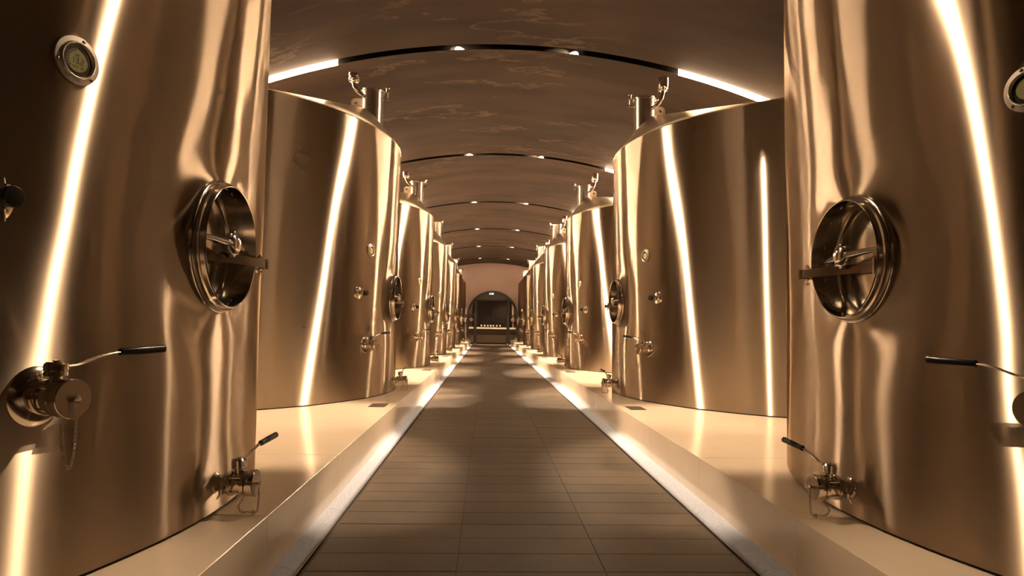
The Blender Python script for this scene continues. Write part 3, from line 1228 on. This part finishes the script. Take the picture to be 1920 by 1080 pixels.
ORD = ['nearest', 'second', 'third', 'fourth', 'fifth', 'sixth', 'farthest']
GRP = 'cylindrical wine tanks lining both sides of the aisle'


def tank_label(side, k):
    nm = 'left' if side < 0 else 'right'
    if k == 0 and side < 0:
        return 'nearest brushed steel tank on the left, its round thermometer reading 13.2'
    if k == 0:
        return 'nearest brushed steel tank on the right, cut off by the picture edge'
    if k == NT - 1:
        return 'farthest brushed steel tank of the %s row, beside the arched doorway' % nm
    return '%s brushed steel tank from the camera in the %s row' % (ORD[k], nm)


for side in (-1, 1):
    cx = XL - R if side < 0 else XR + R
    proto = make_tank(side, False)
    for k in range(NT):
        o = proto if k == 0 else copy_tree(proto)
        o.location = (cx, Y0 + D * k, PH)
        tag(o, tank_label(side, k), 'tank', GRP)
    if side < 0:
        th = [c for c in proto.children if c.name.startswith('thermometer')][0]
        lcd_print(frame(-1, TH_G, H_G), th)

# ------------------------------------------------------------------ cover plates let into the plinth
cover_me = MB().box((-0.075, -0.13, 0.0), (0.075, 0.13, 0.004), 0.0015).mesh('cover_plate', M['cover'], smooth=False)
for side in (-1, 1):
    for k in range(1, NT):
        o = link('cover_plate', cover_me)
        o.location = ((PL - 0.15) if side < 0 else (PR + 0.15), Y0 + D * k - 1.43, PH)
        tag(o, 'small dark metal cover plate on the %s plinth before the %s tank' % ('left' if side < 0 else 'right', ORD[k]), 'cover plate', 'cover plates set in the plinths')

# ------------------------------------------------------------------ arched doorway at the end
arch = MB()
V, F = [], []
n = 49
pts = []
r_out, r_in = AR, AR - 0.10
for i in range(n):
    a = PI - PI * i / (n - 1)
    pts.append(((AX + r_out * math.cos(a), AZ + r_out * math.sin(a)), (AX + r_in * math.cos(a), AZ + r_in * math.sin(a))))
pts = [((AX - r_out, 0.0), (AX - r_in, 0.0))] + pts + [((AX + r_out, 0.0), (AX + r_in, 0.0))]
for o_, i_ in pts:
    for yy in (YEND - 0.04, YEND + 0.34):
        V += [(o_[0], yy, o_[1]), (i_[0], yy, i_[1])]
for i in range(len(pts) - 1):
    a, c = i * 4, (i + 1) * 4
    F += [(a, a + 1, c + 1, c), (a + 2, c + 2, c + 3, a + 3), (a + 1, a + 3, c + 3, c + 1), (a, c, c + 2, a + 2)]
arch.add(V, F)
tag(arch.build('trim_1', M['darkmetal'], None, True, 40), kind='structure')

door = tag(empty('door_1', (AX, YEND + 0.15, 0)), kind='structure')
door['label'] = 'dark metal framed glass doorway filling the arch at the end'


def dpart(name, a, c, mat='darkmetal', bev=0.004):
    o = MB().box((a[0] - AX, a[1] - YEND - 0.15, a[2]), (c[0] - AX, c[1] - YEND - 0.15, c[2]), bev).build(name, M[mat], door, smooth=False)
    return o


PXL, PXR = -0.62, 1.10
ya, yb = YEND + 0.10, YEND + 0.20
for px, s_ in ((PXL, -1), (PXR, 1)):
    dpart('door_post', (px - 0.075, ya, 0), (px + 0.075, yb, arch_z(px, r_in)))
    xe = AX + s_ * (r_in + 0.01)
    for zz in (EYE + 0.55, EYE - 0.28, 0.10):
        dpart('side_rail', (min(px, xe), ya + 0.02, zz - 0.025), (max(px, xe), yb - 0.02, zz + 0.025))
    # side light pane, arched at the top
    xs_ = [px + (xe - px) * i / 14 for i in range(15)]
    b = MB()
    V = []
    for x in xs_:
        zt = arch_z(x, r_in + 0.005)
        V += [(x - AX, -0.004, 0.02), (x - AX, -0.004, zt), (x - AX, 0.004, zt), (x - AX, 0.004, 0.02)]
    F = [(0, 1, 2, 3), (59, 58, 57, 56)]
    for i in range(14):
        for k in range(4):
            k2 = (k + 1) % 4
            F.append((i * 4 + k, i * 4 + k2, (i + 1) * 4 + k2, (i + 1) * 4 + k))
    b.add(V, F)
    b.build('glass_pane', M['glass'], door, smooth=False)
    # small floor stop beside the post
    b = MB()
    b.lathe([(0.0, 0.05), (0.02, 0.05), (0.05, 0.035), (0.09, 0.03), (0.10, 0.012)], 'v', 16, c=(px + s_ * -0.02 - AX, -0.22, 0))
    b.build('door_stop', M['polish'], door)
dpart('transom', (PXL, ya, EYE + 1.33), (PXR, yb, EYE + 1.39))
# closed upper panel in the arch head
b = MB()
V, F = [], []
xs_ = [PXL + (PXR - PXL) * i / 16 for i in range(17)]
for x in xs_:
    zt = arch_z(x, r_in + 0.005)
    V += [(x - AX, -0.03, EYE + 1.36), (x - AX, -0.03, zt), (x - AX, 0.03, zt), (x - AX, 0.03, EYE + 1.36)]
F = [(0, 1, 2, 3), (67, 66, 65, 64)]
for i in range(16):
    for k in range(4):
        k2 = (k + 1) % 4
        F.append((i * 4 + k, i * 4 + k2, (i + 1) * 4 + k2, (i + 1) * 4 + k))
b.add(V, F)
b.build('arch_panel', M['darkwood'], door, smooth=False)

# exit sign: green pictogram panel, running figure and doorway in white
sx, sz, sy_ = 0.205, EYE + 1.71, YEND + 0.07
sign = empty('exit_sign', (sx, sy_, sz))
tag(sign, 'small lit exit sign at the top of the arched doorway', 'exit sign')
MB().box((-0.135, 0.0, -0.095), (0.135, 0.04, 0.095), 0.004).build('sign_box', M['signbody'], sign, smooth=False)
MB().box((-0.125, -0.003, -0.085), (0.125, 0.001, 0.085)).build('sign_panel', M['signgreen'], sign, smooth=False)
b = MB()
b.box((0.015, -0.006, 0.035), (0.11, -0.003, 0.075))
b.box((0.035, -0.006, -0.075), (0.11, -0.003, -0.01))
b.build('doorway_mark', M['signwhite'], sign, smooth=False)
b = MB()
b.lathe([(-0.006, 0.020), (-0.003, 0.020)], 't', 14, c=(-0.06, 0, 0.056))
b.tube([(-0.065, -0.0045, 0.03), (-0.06, -0.0045, -0.015)], 0.017, 8, flat=0.1)
b.tube([(-0.062, -0.0045, -0.012), (-0.035, -0.0045, -0.04), (-0.045, -0.0045, -0.075)], 0.011, 8, flat=0.14)
b.tube([(-0.062, -0.0045, -0.012), (-0.080, -0.0045, -0.045), (-0.112, -0.0045, -0.055)], 0.011, 8, flat=0.14)
b.tube([(-0.062, -0.0045, 0.026), (-0.030, -0.0045, 0.012), (-0.018, -0.0045, 0.030)], 0.009, 8, flat=0.16)
b.tube([(-0.066, -0.0045, 0.026), (-0.095, -0.0045, 0.016), (-0.105, -0.0045, -0.01)], 0.009, 8, flat=0.16)
b.build('running_figure', M['signwhite'], sign, True)

# ------------------------------------------------------------------ tasting bar beyond the arch
YB = 37.2
CT = EYE - 0.10
bar = empty('bar_counter', (0.27, YB, 0))
tag(bar, 'dark wooden bar counter with a pale top beyond the arched doorway', 'bar counter')
MB().box((-2.2, -0.08, CT - 0.085), (2.2, 0.62, CT), 0.006).build('counter_top', M['bartop'], bar, smooth=False)
for i in range(4):
    x0 = -2.1 + i * 1.05
    MB().box((x0 + 0.004, 0.0, 0.08), (x0 + 1.046, 0.04, CT - 0.086), 0.004).build('front_panel', M['barfront'], bar, smooth=False)
    for sx_ in (0.12, 0.93):
        for sz_ in (0.25, 0.62):
            MB().lathe([(-0.006, 0.010), (0.0, 0.014)], 't', 10, c=(x0 + sx_, 0, sz_)).build('panel_stud', M['darkmetal'], bar)
MB().box((-2.1, 0.05, 0.0), (2.1, 0.55, CT - 0.09)).build('carcass', M['darkwood'], bar, smooth=False)
MB().box((-2.1, 0.02, 0.0), (2.1, 0.05, 0.08)).build('kickboard', M['darkmetal'], bar, smooth=False)

# bottles on the counter
prof = [(0.0, 0.034), (0.004, 0.0375), (0.19, 0.0375), (0.215, 0.030), (0.235, 0.017), (0.25, 0.0145), (0.298, 0.0145), (0.30, 0.012)]
bot_me = MB().lathe(prof, 'v', 20).mesh('bottle', M['bottle'])
lab_me = MB().lathe([(0.055, 0.0380), (0.145, 0.0380)], 'v', 20, cap0=False, cap1=False).mesh('bottle_label', M['paper'])
cap_me = MB().lathe([(0.240, 0.0166), (0.252, 0.0152), (0.302, 0.0152), (0.303, 0.010)], 'v', 16).mesh('bottle_cap', M['foil'])
BX = [-0.305, -0.125, 0.050, 0.205, 0.350, 0.540, 0.715]
BL = ['leftmost of the seven wine bottles on the bar counter', 'second wine bottle from the left on the bar counter', 'third wine bottle from the left on the bar counter',
      'middle one of the seven wine bottles on the bar counter', 'third wine bottle from the right on the bar counter', 'second wine bottle from the right on the bar counter',
      'rightmost of the seven wine bottles on the bar counter']
for x, lb in zip(BX, BL):
    o = link('wine_bottle', bot_me)
    o.location = (x, YB + 0.12, CT)
    o.rotation_euler.z = random.uniform(-0.4, 0.4)
    tag(o, lb, 'bottle', 'wine bottles lined up on the bar')
    link('bottle_label', lab_me, o)
    link('bottle_cap', cap_me, o)

# dark panelled cupboard behind the bar
cup = empty('cupboard', (0.28, 39.4, 0))
tag(cup, 'tall dark panelled cupboard behind the bar counter', 'cupboard')
MB().box((-0.98, 0.03, 0), (0.98, 0.6, 3.0)).build('carcass', M['darkwood'], cup, smooth=False)
for x0 in (-0.93, -0.005):
    d_ = MB().box((x0, -0.01, 0.1), (x0 + 0.925, 0.03, 2.9), 0.004).build('cupboard_door', M['darkwood'], cup, smooth=False)
    if x0 < -0.5:
        MB().tube([(-0.05, -0.03, 1.55), (-0.05, -0.05, 1.57), (-0.05, -0.05, 1.86), (-0.05, -0.03, 1.88)], 0.013, 8).build('door_handle', M['polish'], d_)

# far room shell
tag(MB().box((WALL_L, 42.0, -0.06), (WALL_R, 42.2, 4.2)).build('wall_far_room', M['wall'], smooth=False), kind='structure')
tag(MB().box((WALL_L, YEND + 0.3, 3.6), (WALL_R, 42.0, 3.75)).build('ceiling_far_room', M['wall'], smooth=False), kind='structure')

# two slim steel tanks, added and shaped to give gold streaks behind the glass
def far_tank(x, label):
    t_ = empty('streak_tank', (x, 39.6, 0.0))
    tag(t_, label, 'tank', 'steel tanks added for gold streaks beyond the arched doorway')
    b = MB()
    b.lathe([(0.30, 0.27), (2.75, 0.27)], 'v', 64, cap0=False, cap1=False)
    b.build('shell', M['shell'], t_, True, 60)
    b = MB()
    b.lathe([(2.75, 0.273), (2.78, 0.262), (2.90, 0.06), (2.91, 0.0)], 'v', 64, cap0=False, cap1=False)
    b.build('roof', M['roof'], t_, True, 60)
    b = MB()
    b.lathe([(0.0, 0.24), (0.29, 0.24), (0.31, 0.272)], 'v', 64)
    b.build('skirt', M['darkmetal'], t_, True, 40)
    b = MB()
    b.lathe([(-0.30, 0.0), (-0.30, 0.10), (-0.28, 0.12), (-0.24, 0.12)], 't', 28, c=(0.06 if x < 0 else -0.06, 0.0, 1.35), cap0=False)
    b.build('manway', M['satin'], t_, True, 40)
    return t_


far_tank(-0.98, 'slim steel tank added for gold streaks in the glass left of the doorway')
far_tank(1.545, 'slim steel tank added for gold streaks in the glass right of the doorway')

# one bar spotlight; two unseen ones added to light counter and slim tanks
for x, y_, e_, lb in ((0.98, 38.5, 200.0, 'small ceiling spotlight over the right end of the bar'), (-1.1, 36.5, 800.0, 'unseen spotlight added to light the counter and the left slim tank'), (1.65, 36.5, 800.0, 'unseen spotlight added to light the counter and the right slim tank')):
    c = empty('bar_spotlight', (x, y_, 3.6))
    tag(c, lb, 'spotlight', 'spotlights above the bar')
    MB().lathe([(-0.16, 0.045), (-0.16, 0.038), (-0.15, 0.036), (-0.15, 0.044), (-0.05, 0.045), (-0.045, 0.015), (0.0, 0.015)], 'v', 18, cap0=False).build('lamp_body', M['darkmetal'], c)
    MB().lathe([(-0.156, 0.036), (-0.150, 0.036)], 'v', 18).build('lens', M['led'], c)
    ld = bpy.data.lights.new('bar_lamp', 'SPOT')
    ld.energy = e_
    ld.color = LIGHT_COL
    ld.spot_size = math.radians(80)
    ld.spot_blend = 0.6
    ld.shadow_soft_size = 0.03
    lo = bpy.data.objects.new('bar_lamp', ld)
    COL.objects.link(lo)
    lo.parent = c
    lo.location = (0, 0, -0.17)
